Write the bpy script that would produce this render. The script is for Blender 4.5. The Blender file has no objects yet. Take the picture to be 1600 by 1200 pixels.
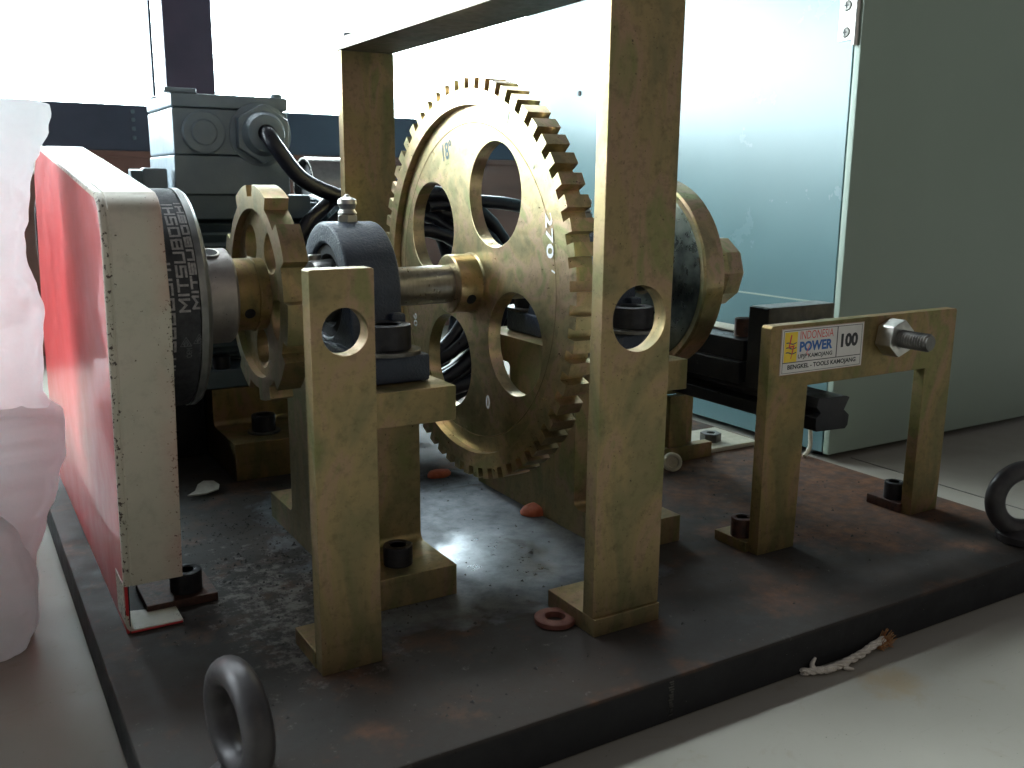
import bpy, bmesh, math, random
from mathutils import Vector, Matrix, noise
from math import sin, cos, pi, radians
random.seed(7)
U = 0.00075                      # one drawing unit = 0.75 mm
sc = bpy.context.scene
col = sc.collection

# ------------------------------------------------------------ camera
cam = bpy.data.objects.new('camera', bpy.data.cameras.new('camera'))
col.objects.link(cam); sc.camera = cam
YAW, PIT, ROL = radians(31.08), radians(11.86), radians(-0.47)
fwd = Vector((sin(YAW)*cos(PIT), cos(YAW)*cos(PIT), -sin(PIT)))
rt = Vector((cos(YAW), -sin(YAW), 0)); dn = fwd.cross(rt)
r2 = cos(ROL)*rt + sin(ROL)*dn; d2 = -sin(ROL)*rt + cos(ROL)*dn
m = Matrix((r2, -d2, -fwd)).transposed().to_4x4(); m.translation = Vector((0, 0, 380*U))
cam.matrix_world = m
cam.data.sensor_width = 36; cam.data.lens = 1470/1600*36
cam.data.clip_start = 0.01; cam.data.clip_end = 100
cam.data.dof.use_dof = True; cam.data.dof.focus_distance = 960*U; cam.data.dof.aperture_fstop = 18

# ------------------------------------------------------------ world and light
w = bpy.data.worlds.new('World'); sc.world = w; w.use_nodes = True
w.node_tree.nodes['Background'].inputs[0].default_value = (0.86, 0.89, 0.96, 1)
w.node_tree.nodes['Background'].inputs[1].default_value = 0.145
sc.view_settings.view_transform = 'Standard'; sc.view_settings.look = 'None'
sc.view_settings.exposure = 0; sc.view_settings.gamma = 1

def area(name, loc, target, size, power, color=(1, 1, 1), sy=None):
    l = bpy.data.lights.new(name, 'AREA'); l.energy = power; l.color = color
    l.shape = 'RECTANGLE'; l.size = size; l.size_y = sy or size
    o = bpy.data.objects.new(name, l); col.objects.link(o)
    o.location = Vector(loc)*U
    o.rotation_euler = (Vector(target)-Vector(loc)).to_track_quat('-Z', 'Y').to_euler()
    return o
area('room_light', (700, -1700, 1350), (650, 800, 100), 1.8, 2.4, (1.0, 0.86, 0.68), 0.9)

# ------------------------------------------------------------ node helpers
def nodes(name):
    mt = bpy.data.materials.new(name); mt.use_nodes = True
    nt = mt.node_tree; b = nt.nodes['Principled BSDF']
    return mt, nt, b
def N(nt, t, **kw):
    n = nt.nodes.new(t)
    for k, v in kw.items(): setattr(n, k, v)
    return n
def coords(nt, scale=(1, 1, 1)):
    tc = N(nt, 'ShaderNodeTexCoord'); mp = N(nt, 'ShaderNodeMapping')
    mp.inputs['Scale'].default_value = scale
    nt.links.new(tc.outputs['Object'], mp.inputs[0]); return mp.outputs[0]
def tnoise(nt, vec, size, detail=5, rough=.55, dist=0):
    n = N(nt, 'ShaderNodeTexNoise'); n.inputs['Scale'].default_value = 1/(size*U)
    n.inputs['Detail'].default_value = detail; n.inputs['Roughness'].default_value = rough
    n.inputs['Distortion'].default_value = dist
    nt.links.new(vec, n.inputs['Vector']); return n.outputs['Fac']
def ramp(nt, fac, stops):
    r = N(nt, 'ShaderNodeValToRGB'); e = r.color_ramp.elements
    while len(e) < len(stops): e.new(.5)
    for i, (p, c) in enumerate(stops):
        e[i].position = p
        e[i].color = (c, c, c, 1) if isinstance(c, (int, float)) else (*c, 1)
    nt.links.new(fac, r.inputs[0]); return r.outputs[0]
def mix(nt, fac, a, b, mode='MIX'):
    n = N(nt, 'ShaderNodeMix', data_type='RGBA', blend_type=mode)
    for s, v in ((n.inputs[0], fac), (n.inputs[6], a), (n.inputs[7], b)):
        if hasattr(v, 'node'): nt.links.new(v, s)
        elif isinstance(v, (int, float)): s.default_value = v if s == n.inputs[0] else (v, v, v, 1)
        else: s.default_value = (*v, 1)
    return n.outputs[2]
def bump(nt, b, fac, strength, dist, prev=None):
    n = N(nt, 'ShaderNodeBump'); n.inputs['Strength'].default_value = strength
    n.inputs['Distance'].default_value = dist*U
    nt.links.new(fac, n.inputs['Height'])
    if prev: nt.links.new(prev, n.inputs['Normal'])
    nt.links.new(n.outputs[0], b.inputs['Normal']); return n.outputs[0]
def setc(nt, sock, v):
    if hasattr(v, 'node'): nt.links.new(v, sock)
    elif isinstance(v, (int, float)): sock.default_value = v
    else: sock.default_value = (*v, 1)

def mat(name, cols, size=30, rough=(.4, .6), metal=0, bsize=3, bstr=.2, bdist=.4, spots=None, spec=.5, coat=0, detail=6, stretch=(1, 1, 1)):
    mt, nt, b = nodes(name); v = coords(nt, stretch)
    f = tnoise(nt, v, size, detail)
    c = ramp(nt, f, cols) if len(cols) > 1 else None
    cc = c if c else cols[0]
    if spots:
        for (ssz, thr, scol) in spots:
            sf = tnoise(nt, coords(nt), ssz, 3, .6)
            sm = ramp(nt, sf, [(thr, 0), (min(thr+.02, 1), 1)])
            cc = mix(nt, sm, cc, scol)
    setc(nt, b.inputs['Base Color'], cc)
    g = tnoise(nt, v, size*.4, 6, .65)
    r = ramp(nt, g, [(.3, rough[0]), (.7, rough[1])])
    nt.links.new(r, b.inputs['Roughness'])
    b.inputs['Metallic'].default_value = metal
    b.inputs['Specular IOR Level'].default_value = spec
    b.inputs['Coat Weight'].default_value = coat
    if bstr: bump(nt, b, tnoise(nt, v, bsize, 4), bstr, bdist)
    return mt

# zinc-yellow passivated steel: drifting olive / gold / pink film, small dark stains
def zinc(name, tint=1.0, rough=(.38, .55), stretch=(1, 1, .45), sat=1, metal=.78, bd=.25):
    S = lambda c: tuple(sum(c)/3*(1-sat)+x*sat for x in c)
    mt, nt, b = nodes(name); v = coords(nt, stretch)
    f = tnoise(nt, v, 55, 5, .55, .8)
    c = ramp(nt, f, [(.30, S((.19*tint, .19*tint, .065*tint))), (.42, S((.25*tint, .20*tint, .09*tint))), (.50, S((.33*tint, .24*tint, .10*tint))),
                     (.56, S((.36*tint, .23*tint, .13*tint))), (.64, S((.24*tint, .225*tint, .08*tint))), (.75, S((.34*tint, .24*tint, .12*tint)))])
    g = tnoise(nt, coords(nt), 9, 8, .7)
    c = mix(nt, ramp(nt, g, [(.50, 0), (.74, .6)]), c, (.10*tint, .08*tint, .045*tint))
    h = tnoise(nt, coords(nt), 2.2, 2, .5)
    c = mix(nt, ramp(nt, h, [(.70, 0), (.74, .8)]), c, (.06, .045, .03))
    setc(nt, b.inputs['Base Color'], c); b.inputs['Metallic'].default_value = metal
    nt.links.new(ramp(nt, tnoise(nt, coords(nt, (1, 1, 3)), 12, 7, .7), [(.3, rough[0]), (.7, rough[1])]), b.inputs['Roughness'])
    bump(nt, b, tnoise(nt, coords(nt, (.3, .3, 1.6)), 1.6, 5, .7), .12, bd)
    return mt
M = {}
M['zinc'] = zinc('zinc_yellow', sat=.88)
M['zinc_shaded'] = zinc('zinc_shaded', .55, (.4, .55), sat=.5)  # same zinc, darkened so the crossbar underside looks shaded
M['zinc_gear'] = zinc('zinc_gear', 1.75, (.26, .40), (1, 1, 1), .78, .92, .06)
M['zinc_dull'] = zinc('zinc_dull', .85, (.42, .6))
M['blue'] = mat('cast_blue_paint', [(.3, (.016, .026, .050)), (.7, (.026, .042, .072))], 25, (.34, .58), 0, 2.6, .8, 1.5, [(1.6, .72, (.10, .13, .15))], .6)
M['motor'] = mat('motor_grey_paint', [(.3, (.175, .225, .265)), (.7, (.225, .285, .33))], 40, (.3, .48), 0, 3.5, .35, .7, [(5, .70, (.2, .25, .27))], .55)
M['motor_dark'] = mat('motor_dark_paint', [(.3, (.09, .13, .155)), (.7, (.12, .165, .19))], 40, (.35, .5), 0, 3.5, .3, .6)
M['oxide'] = mat('black_oxide', [(.3, (.018, .018, .022)), (.7, (.035, .033, .036))], 10, (.32, .5), .55, 1.2, .3, .3, [(3, .68, (.09, .045, .028))])
M['oxide_rust'] = mat('rusty_oxide', [(.3, (.03, .022, .02)), (.6, (.09, .04, .028)), (.8, (.05, .035, .03))], 8, (.5, .7), .4, 1.2, .4, .4)
M['black_steel'] = mat('black_steel', [(.3, (.012, .013, .018)), (.7, (.028, .026, .028))], 30, (.26, .5), .5, 2, .15, .3, [(2.2, .72, (.10, .09, .08))])
M['dark_steel'] = mat('dark_bare_steel', [(.3, (.09, .09, .085)), (.7, (.17, .16, .145))], 14, (.28, .45), .9, 1.5, .15, .3, [(3, .7, (.03, .03, .03))])
M['steel'] = mat('turned_steel', [(.3, (.24, .235, .23)), (.7, (.34, .33, .32))], 18, (.25, .4), .95, 1.5, .1, .2, [(2, .72, (.14, .12, .10))], stretch=(3, 1, 1))
M['bright_steel'] = mat('bright_zinc_plate', [(.3, (.40, .39, .36)), (.7, (.52, .50, .46))], 8, (.30, .42), .95, 1.2, .05, .05)
M['grey_hub'] = mat('grey_pulley_metal', [(.3, (.28, .26, .25)), (.7, (.38, .35, .33))], 14, (.38, .55), .75, 1.2, .35, .35, [(2.4, .69, (.10, .085, .08))])
M['pulley_rim'] = mat('pulley_rim_metal', [(.3, (.15, .155, .15)), (.7, (.23, .23, .22))], 14, (.35, .5), .6, 1.2, .2, .3)
M['rubber'] = mat('belt_rubber', [(.3, (.016, .017, .021)), (.7, (.035, .036, .04))], 8, (.6, .85), 0, 1.0, .8, .6)
M['print'] = mat('belt_print', [(.35, (.20, .19, .19)), (.65, (.34, .32, .31))], 3, (.6, .8), 0, 1.0, .3, .3)
M['print_dim'] = mat('belt_print_dim', [(.35, (.08, .085, .09)), (.65, (.14, .14, .14))], 3, (.6, .8), 0)
M['cable'] = mat('cable_sheath', [(.3, (.010, .011, .018)), (.7, (.02, .021, .03))], 20, (.26, .36), 0, 2, .05, .2)
M['red'] = mat('red_gloss_paint', [(.3, (.46, .022, .026)), (.7, (.54, .038, .038))], 120, (.30, .42), 0, 2, .05, .03, [(2.6, .76, (.14, .02, .02))], .6, .45)
M['pen_dark'] = mat('blue_pen', [(.4, (.10, .15, .15)), (.6, (.16, .21, .20))], 3, (.5, .7), 0, bstr=0)
M['pen_white'] = mat('paint_pen_white', [(.4, (.80, .80, .80)), (.6, (.9, .9, .9))], 3, (.5, .7), 0, bstr=0)
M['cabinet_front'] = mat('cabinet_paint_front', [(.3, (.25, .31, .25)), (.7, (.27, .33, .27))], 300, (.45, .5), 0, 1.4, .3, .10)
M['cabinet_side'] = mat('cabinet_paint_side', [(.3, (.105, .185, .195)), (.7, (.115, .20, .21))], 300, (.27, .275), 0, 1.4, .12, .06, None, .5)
M['wood'] = mat('red_brown_board', [(.3, (.13, .055, .042)), (.7, (.18, .078, .058))], 60, (.55, .7), 0, 6, .2, .6, stretch=(.15, 1, 1))
M['frame'] = mat('dark_window_frame', [(.3, (.030, .034, .060)), (.7, (.042, .046, .075))], 80, (.4, .55), 0, 5, .1, .4)
M['mullion'] = mat('maroon_mullion', [(.3, (.055, .036, .062)), (.7, (.075, .046, .075))], 80, (.5, .6), 0, 5, .1, .4)
M['cotton'] = mat('cotton_string', [(.3, (.55, .50, .42)), (.7, (.80, .75, .66))], 6, (.8, .95), 0, 1.2, .9, 1.0)
M['cotton_rust'] = mat('rusty_cotton', [(.35, (.30, .10, .03)), (.65, (.48, .30, .14))], 4, (.8, .95), 0, 1.2, .9, 1.0)
M['orange'] = mat('orange_chip', [(.3, (.36, .07, .03)), (.7, (.52, .13, .06))], 8, (.6, .8), 0, 1.5, .4, .4)
M['washer_red'] = mat('red_fibre_washer', [(.3, (.12, .04, .028)), (.7, (.19, .07, .05))], 8, (.5, .7), 0, 1.5, .4, .4)
M['offwhite'] = mat('offwhite_chip', [(.3, (.42, .40, .36)), (.7, (.58, .56, .50))], 10, (.5, .7), 0, 1.5, .2, .3)
M['cap_white'] = mat('aged_white_plastic', [(.3, (.40, .37, .27)), (.7, (.52, .48, .37))], 10, (.4, .6), 0, 1.5, .2, .3)
M['grit'] = mat('grit', [(.35, (.012, .011, .010)), (.6, (.05, .045, .04))], 5, (.7, .9), 0, bstr=0)
M['dark'] = mat('dark_void', [(.4, (.006, .006, .008)), (.6, (.01, .01, .012))], 20, (.6, .8), 0, bstr=0)
M['paper'] = mat('sticker_paper', [(.3, (.62, .60, .56)), (.7, (.72, .70, .66))], 30, (.45, .6), 0, 2, .05, .2, coat=.15)
M['paper_edge'] = mat('sticker_edge_line', [(.4, (.42, .22, .17)), (.6, (.50, .28, .22))], 20, (.5, .6), 0, bstr=0)
M['ink'] = mat('black_ink', [(.4, (.014, .014, .016)), (.6, (.025, .024, .026))], 20, (.4, .5), 0, bstr=0)
M['ink_red'] = mat('red_ink', [(.4, (.62, .05, .05)), (.6, (.70, .09, .08))], 20, (.4, .5), 0, bstr=0)
M['ink_blue'] = mat('blue_ink', [(.4, (.015, .10, .36)), (.6, (.03, .14, .42))], 20, (.4, .5), 0, bstr=0)
M['ink_navy'] = mat('navy_ink', [(.4, (.02, .03, .10)), (.6, (.03, .045, .13))], 20, (.4, .5), 0, bstr=0)
M['ink_yellow'] = mat('yellow_ink', [(.4, (.80, .56, .02)), (.6, (.86, .62, .05))], 20, (.4, .5), 0, bstr=0)

def cream():
    mt, nt, b = nodes('cream_guard_paint'); v = coords(nt)
    c = ramp(nt, tnoise(nt, v, 70, 4), [(.35, (.44, .42, .33)), (.55, (.50, .46, .37)), (.7, (.53, .46, .38))])
    c = mix(nt, ramp(nt, tnoise(nt, v, 12, 6, .7), [(.50, 0), (.75, .5)]), c, (.31, .28, .22))
    # paint chips, denser near the free edge (x about 150)
    sep = N(nt, 'ShaderNodeSeparateXYZ'); nt.links.new(v, sep.inputs[0])
    mr = N(nt, 'ShaderNodeMapRange'); mr.inputs[1].default_value = 36*U; mr.inputs[2].default_value = 48*U
    mr.inputs[3].default_value = 0; mr.inputs[4].default_value = .13
    nt.links.new(sep.outputs[0], mr.inputs[0])
    ad = N(nt, 'ShaderNodeMath', operation='ADD'); nt.links.new(tnoise(nt, v, 2.6, 3, .6), ad.inputs[0]); nt.links.new(mr.outputs[0], ad.inputs[1])
    ch = ramp(nt, ad.outputs[0], [(.715, 0), (.73, 1)])
    c = mix(nt, ch, c, (.035, .020, .016))
    m2 = N(nt, 'ShaderNodeMapRange'); m2.inputs[1].default_value = 9*U; m2.inputs[2].default_value = 1*U
    m2.inputs[3].default_value = 0; m2.inputs[4].default_value = .14; nt.links.new(sep.outputs[0], m2.inputs[0])
    a2 = N(nt, 'ShaderNodeMath', operation='ADD'); nt.links.new(tnoise(nt, coords(nt, (1, 1, .8)), 3.2, 4, .6), a2.inputs[0]); nt.links.new(m2.outputs[0], a2.inputs[1])
    c = mix(nt, ramp(nt, a2.outputs[0], [(.70, 0), (.715, 1)]), c, (.05, .03, .022))
    m3 = N(nt, 'ShaderNodeMapRange'); m3.inputs[1].default_value = 30*U; m3.inputs[2].default_value = 47*U; m3.inputs[4].default_value = .5
    nt.links.new(sep.outputs[0], m3.inputs[0]); m4 = N(nt, 'ShaderNodeMath', operation='MULTIPLY'); nt.links.new(m3.outputs[0], m4.inputs[0])
    nt.links.new(ramp(nt, tnoise(nt, v, 60, 3), [(.42, 0), (.6, 1)]), m4.inputs[1]); c = mix(nt, m4.outputs[0], c, (.50, .24, .19))
    setc(nt, b.inputs['Base Color'], c)
    nt.links.new(ramp(nt, tnoise(nt, v, 20, 5), [(.3, .38), (.7, .55)]), b.inputs['Roughness'])
    bump(nt, b, tnoise(nt, v, 3, 4), .12, .3)
    return mt
M['cream'] = cream()

def plate_mat():
    mt, nt, b = nodes('machined_plate_steel'); v = coords(nt)
    sep = N(nt, 'ShaderNodeSeparateXYZ'); nt.links.new(v, sep.inputs[0])
    def mr(sock, a, c, lo=0., hi=1.):
        n = N(nt, 'ShaderNodeMapRange'); n.inputs[1].default_value = a*U; n.inputs[2].default_value = c*U
        n.inputs[3].default_value = lo; n.inputs[4].default_value = hi; nt.links.new(sock, n.inputs[0]); return n.outputs[0]
    def op(o, a, c):
        n = N(nt, 'ShaderNodeMath', operation=o)
        for i, s in enumerate((a, c)):
            if hasattr(s, 'node'): nt.links.new(s, n.inputs[i])
            else: n.inputs[i].default_value = s
        return n.outputs[0]
    X, Y = sep.outputs[0], sep.outputs[1]
    n1 = tnoise(nt, v, 70, 6, .6, .5); wob = op('MULTIPLY', op('SUBTRACT', n1, .5), 2.2)
    # bare steel zone between the feet (it lost its black skin there)
    zone = op('MINIMUM', op('MINIMUM', mr(Y, 640, 720), mr(Y, 1180, 1000)), op('MINIMUM', mr(X, 240, 330), mr(X, 640, 560)))
    bare = ramp(nt, op('ADD', zone, wob), [(.45, 0), (.75, 1)])
    n2 = tnoise(nt, v, 120, 7, .62)
    base = ramp(nt, n2, [(.3, (.026, .024, .023)), (.5, (.040, .034, .030)), (.7, (.060, .046, .038))])
    rz = op('MULTIPLY', mr(X, 640, 860), mr(Y, 560, 680))
    rust = ramp(nt, op('ADD', tnoise(nt, v, 90, 6, .6), op('MULTIPLY', rz, .22)), [(.54, 0), (.70, .8), (.8, 1)])
    base = mix(nt, rust, base, mix(nt, ramp(nt, tnoise(nt, v, 18, 7, .7), [(.4, 0), (.65, 1)]), (.078, .042, .030), (.18, .080, .036)))
    rust2 = ramp(nt, tnoise(nt, v, 26, 6, .7), [(.60, 0), (.74, .6)])
    base = mix(nt, rust2, base, (.10, .036, .022))
    # pale dust: near the left bracket and along the rim of the bare zone
    dz = op('MULTIPLY', op('MULTIPLY', mr(X, 345, 260), mr(X, 150, 215)), op('MULTIPLY', mr(Y, 600, 700), mr(Y, 1050, 850)))
    dust = ramp(nt, op('ADD', tnoise(nt, v, 16, 8, .75), op('MULTIPLY', dz, .17)), [(.62, 0), (.74, .8)])
    base = mix(nt, dust, base, (.20, .185, .165))
    barec = ramp(nt, tnoise(nt, v, 22, 7, .7), [(.3, (.09, .10, .11)), (.6, (.19, .20, .215)), (.8, (.12, .115, .11))])
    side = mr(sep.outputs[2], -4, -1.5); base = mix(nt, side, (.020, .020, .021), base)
    c = mix(nt, op('MULTIPLY', bare, side), base, barec)
    sp = ramp(nt, tnoise(nt, v, 2.6, 2, .5), [(.72, 0), (.74, 1)]); c = mix(nt, sp, c, (.014, .012, .011))
    sp2 = ramp(nt, tnoise(nt, coords(nt, (1, 1.1, 1)), 2.1, 2, .5), [(.765, 0), (.78, 1)]); c = mix(nt, sp2, c, (.30, .28, .25))
    b.inputs['Specular IOR Level'].default_value = .25
    setc(nt, b.inputs['Base Color'], c)
    nt.links.new(op('MULTIPLY', bare, .85), b.inputs['Metallic'])
    dx = op('DIVIDE', op('SUBTRACT', X, 463*U), 62*U); dy = op('DIVIDE', op('SUBTRACT', Y, 812*U), 95*U)
    dd = op('ADD', op('ADD', op('MULTIPLY', dx, dx), op('MULTIPLY', dy, dy)), wob)
    patch = ramp(nt, dd, [(.5, 1), (1.0, 0)])
    rr = mix(nt, patch, ramp(nt, tnoise(nt, v, 30, 7, .7), [(.3, .52), (.7, .75)]), ramp(nt, tnoise(nt, v, 20, 7, .7), [(.3, .24), (.7, .38)]))
    ro = ramp(nt, tnoise(nt, v, 30, 7, .7), [(.3, .55), (.7, .8)])
    nt.links.new(mix(nt, bare, ro, rr), b.inputs['Roughness'])
    h = mix(nt, .5, tnoise(nt, v, 3, 6, .7), tnoise(nt, v, 14, 6, .7))
    bump(nt, b, h, .35, .6)
    return mt
M['plate'] = plate_mat()

def table_mat():
    mt, nt, b = nodes('grey_white_laminate'); v = coords(nt)
    c = ramp(nt, tnoise(nt, v, 260, 4, .5), [(.3, (.28, .262, .225)), (.7, (.33, .31, .265))])
    st = ramp(nt, tnoise(nt, v, 60, 7, .65, 1), [(.60, 0), (.78, .5)]); c = mix(nt, st, c, (.22, .17, .10))
    dv = N(nt, 'ShaderNodeVectorMath', operation='DISTANCE'); nt.links.new(v, dv.inputs[0]); dv.inputs[1].default_value = (672*U, 470*U, -40*U)
    sb = N(nt, 'ShaderNodeMath', operation='MULTIPLY_ADD'); nt.links.new(tnoise(nt, v, 18, 6, .7), sb.inputs[0]); sb.inputs[1].default_value = .05; nt.links.new(dv.outputs['Value'], sb.inputs[2])
    c = mix(nt, ramp(nt, sb.outputs[0], [(.030, .5), (.052, 0)]), c, (.30, .20, .09))
    sc_ = tnoise(nt, coords(nt, (.07, 1.6, 1)), 5, 3, .5, .8); c = mix(nt, ramp(nt, sc_, [(.70, 0), (.72, .28)]), c, (.2, .19, .17))
    sp = ramp(nt, tnoise(nt, v, 2.4, 2, .5), [(.75, 0), (.77, .8)]); c = mix(nt, sp, c, (.08, .06, .05))
    setc(nt, b.inputs['Base Color'], c)
    nt.links.new(ramp(nt, tnoise(nt, v, 40, 6, .6), [(.3, .46), (.7, .6)]), b.inputs['Roughness'])
    b.inputs['Specular IOR Level'].default_value = .18
    bump(nt, b, tnoise(nt, v, 20, 5), .08, .6)
    return mt
M['table'] = table_mat()

def foam_mat():
    mt, nt, b = nodes('white_foam_sheet'); v = coords(nt)
    setc(nt, b.inputs['Base Color'], ramp(nt, tnoise(nt, v, 6, 6, .7), [(.3, (.88, .87, .86)), (.7, (.96, .95, .94))]))
    b.inputs['Roughness'].default_value = .75
    b.inputs['Specular IOR Level'].default_value = .3
    h = mix(nt, .5, tnoise(nt, v, 2.5, 4, .7), tnoise(nt, v, 9, 4, .6))
    nn = bump(nt, b, h, .55, 1.1)
    tr = N(nt, 'ShaderNodeBsdfTranslucent'); tr.inputs[0].default_value = (.96, .97, .98, 1); nt.links.new(nn, tr.inputs['Normal'])
    mx = N(nt, 'ShaderNodeMixShader'); mx.inputs[0].default_value = .68
    nt.links.new(b.outputs[0], mx.inputs[1]); nt.links.new(tr.outputs[0], mx.inputs[2]); nt.links.new(mx.outputs[0], nt.nodes['Material Output'].inputs[0])
    return mt
M['foam'] = foam_mat()

def emis(name, colr, s):
    mt = bpy.data.materials.new(name); mt.use_nodes = True; nt = mt.node_tree
    nt.nodes.remove(nt.nodes['Principled BSDF']); e = N(nt, 'ShaderNodeEmission')
    e.inputs[0].default_value = (*colr, 1); e.inputs[1].default_value = s
    nt.links.new(e.outputs[0], nt.nodes['Material Output'].inputs[0]); return mt
M['sky'] = emis('overcast_sky', (.84, .95, 1.0), 36.0)
def glass():
    mt = bpy.data.materials.new('window_glass'); mt.use_nodes = True; nt = mt.node_tree
    nt.nodes.remove(nt.nodes['Principled BSDF'])
    t = N(nt, 'ShaderNodeBsdfTransparent'); t.inputs[0].default_value = (.93, .96, .96, 1)
    g = N(nt, 'ShaderNodeBsdfGlossy'); g.inputs['Roughness'].default_value = .02
    mx = N(nt, 'ShaderNodeMixShader'); mx.inputs[0].default_value = .06
    nt.links.new(t.outputs[0], mx.inputs[1]); nt.links.new(g.outputs[0], mx.inputs[2])
    nt.links.new(mx.outputs[0], nt.nodes['Material Output'].inputs[0]); return mt
M['glass'] = glass()

# ------------------------------------------------------------ object helpers
def world_org(o):
    return Vector(o['_org']) if o is not None and '_org' in o else Vector((0, 0, 0))
def thing(name, label, cat, org, group=None):
    o = bpy.data.objects.new(name, None); o.empty_display_size = .01; col.objects.link(o)
    o.location = Vector(org)*U; o['_org'] = list(map(float, org))
    o['label'] = label; o['category'] = cat
    if group: o['group'] = group
    return o
def obj(name, bm, mt, parent=None, org=None, kind=None, label=None, cat=None, group=None, smooth=35):
    if smooth:
        a = radians(smooth)
        for e in bm.edges:
            e.smooth = not (len(e.link_faces) == 2 and e.calc_face_angle(0) > a)
        for f in bm.faces: f.smooth = True
    o0 = world_org(parent) if parent is not None else Vector(org or (0, 0, 0))
    for v in bm.verts: v.co = (v.co-o0)*U
    me = bpy.data.meshes.new(name); bm.to_mesh(me); bm.free()
    for mm in (mt if isinstance(mt, (list, tuple)) else [mt]): me.materials.append(mm)
    o = bpy.data.objects.new(name, me); col.objects.link(o); o['_org'] = list(o0)
    if parent is not None: o.parent = parent
    else: o.location = o0*U
    if smooth:
        wn = o.modifiers.new('weighted_normal', 'WEIGHTED_NORMAL'); wn.keep_sharp = True; wn.weight = 80
    if kind: o['kind'] = kind
    if label: o['label'] = label
    if cat: o['category'] = cat
    if group: o['group'] = group
    return o
def new(): return bmesh.new()
def sharp_bevel(bm, wd, seg=2, ang=30, edges=None):
    es = edges or [e for e in bm.edges if len(e.link_faces) == 2 and e.calc_face_angle(0) > radians(ang)]
    if wd and es: bmesh.ops.bevel(bm, geom=es, offset=wd, offset_type='OFFSET', segments=seg, affect='EDGES', clamp_overlap=True, profile=.5)
def merge(bm, sub):
    me = bpy.data.meshes.new('tmp'); sub.to_mesh(me); sub.free(); bm.from_mesh(me); bpy.data.meshes.remove(me)
def box(bm, x0, x1, y0, y1, z0, z1, bev=.8):
    s = new()
    vs = [s.verts.new((x, y, z)) for x in (x0, x1) for y in (y0, y1) for z in (z0, z1)]
    for f in ((0, 1, 3, 2), (4, 6, 7, 5), (0, 4, 5, 1), (2, 3, 7, 6), (0, 2, 6, 4), (1, 5, 7, 3)): s.faces.new([vs[i] for i in f])
    bmesh.ops.recalc_face_normals(s, faces=s.faces)
    sharp_bevel(s, bev); merge(bm, s); return bm
AX = {'x': lambda a, u, v: (a, u, v), 'y': lambda a, u, v: (u, a, v), 'z': lambda a, u, v: (u, v, a)}
def extr(bm, outer, holes, axis, a0, a1, bev=0, seg=1):
    """solid plate: outline (u, v) with holes, from a0 to a1 along the axis"""
    s = new(); f = AX[axis]; rings = []
    for L in [outer]+list(holes):
        lo = [s.verts.new(f(a0, *p)) for p in L]; hi = [s.verts.new(f(a1, *p)) for p in L]; rings.append((lo, hi))
    for k in (0, 1):
        es = []
        for r in rings:
            q = r[k]
            for i in range(len(q)): es.append(s.edges.new((q[i], q[(i+1) % len(q)])))
        bmesh.ops.triangle_fill(s, edges=es, use_beauty=True)
    for lo, hi in rings:
        n = len(lo)
        for i in range(n): s.faces.new((lo[i], lo[(i+1) % n], hi[(i+1) % n], hi[i]))
    bmesh.ops.recalc_face_normals(s, faces=s.faces)
    if bev: sharp_bevel(s, bev, seg, 28)
    merge(bm, s); return bm
def circ(cu, cv, r, n=48, a0=0): return [(cu+r*cos(a0+2*pi*i/n), cv+r*sin(a0+2*pi*i/n)) for i in range(n)]
def lathe(bm, prof, axis, c, n=64, closed=False):
    """prof: list of (a, r) along the axis; c = centre in the two other coordinates"""
    s = new(); f = AX[axis]; rows = []
    for a, r in prof:
        if r < 1e-6: rows.append([s.verts.new(f(a, c[0], c[1]))]*n)
        else: rows.append([s.verts.new(f(a, c[0]+r*cos(2*pi*i/n), c[1]+r*sin(2*pi*i/n))) for i in range(n)])
    R = list(zip(rows, rows[1:]+rows[:1])) if closed else list(zip(rows, rows[1:]))
    for p, q in R:
        for i in range(n):
            j = (i+1) % n; vs = []
            for v in (p[i], p[j], q[j], q[i]):
                if v not in vs: vs.append(v)
            if len(vs) > 2: s.faces.new(vs)
    bmesh.ops.recalc_face_normals(s, faces=s.faces); merge(bm, s); return bm
def tube(bm, pts, r, n=12, rfun=None, closed=False):
    s = new(); P = [Vector(p) for p in pts]; rows = []; up = None
    for i, p in enumerate(P):
        if closed: d = P[(i+1) % len(P)]-P[i-1]
        else: d = P[min(i+1, len(P)-1)]-P[max(i-1, 0)]
        d.normalize()
        if up is None: up = d.orthogonal().normalized()
        up = (up-d*up.dot(d)).normalized(); w_ = d.cross(up)
        rr = rfun(i/(len(P)-1)) if rfun else r
        rows.append([s.verts.new(p+rr*(cos(2*pi*k/n)*up+sin(2*pi*k/n)*w_)) for k in range(n)])
    pr = list(zip(rows, rows[1:]))
    for a, b_ in pr:
        for k in range(n): s.faces.new((a[k], a[(k+1) % n], b_[(k+1) % n], b_[k]))
    if closed:
        a, b_ = rows[-1], rows[0]   # re-match the seam by nearest vertex
        off = min(range(n), key=lambda o: (a[0].co-b_[o].co).length)
        for k in range(n): s.faces.new((a[k], a[(k+1) % n], b_[(k+1+off) % n], b_[(k+off) % n]))
    else: s.faces.new(rows[0][::-1]); s.faces.new(rows[-1])
    bmesh.ops.recalc_face_normals(s, faces=s.faces); merge(bm, s); return bm
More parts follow.
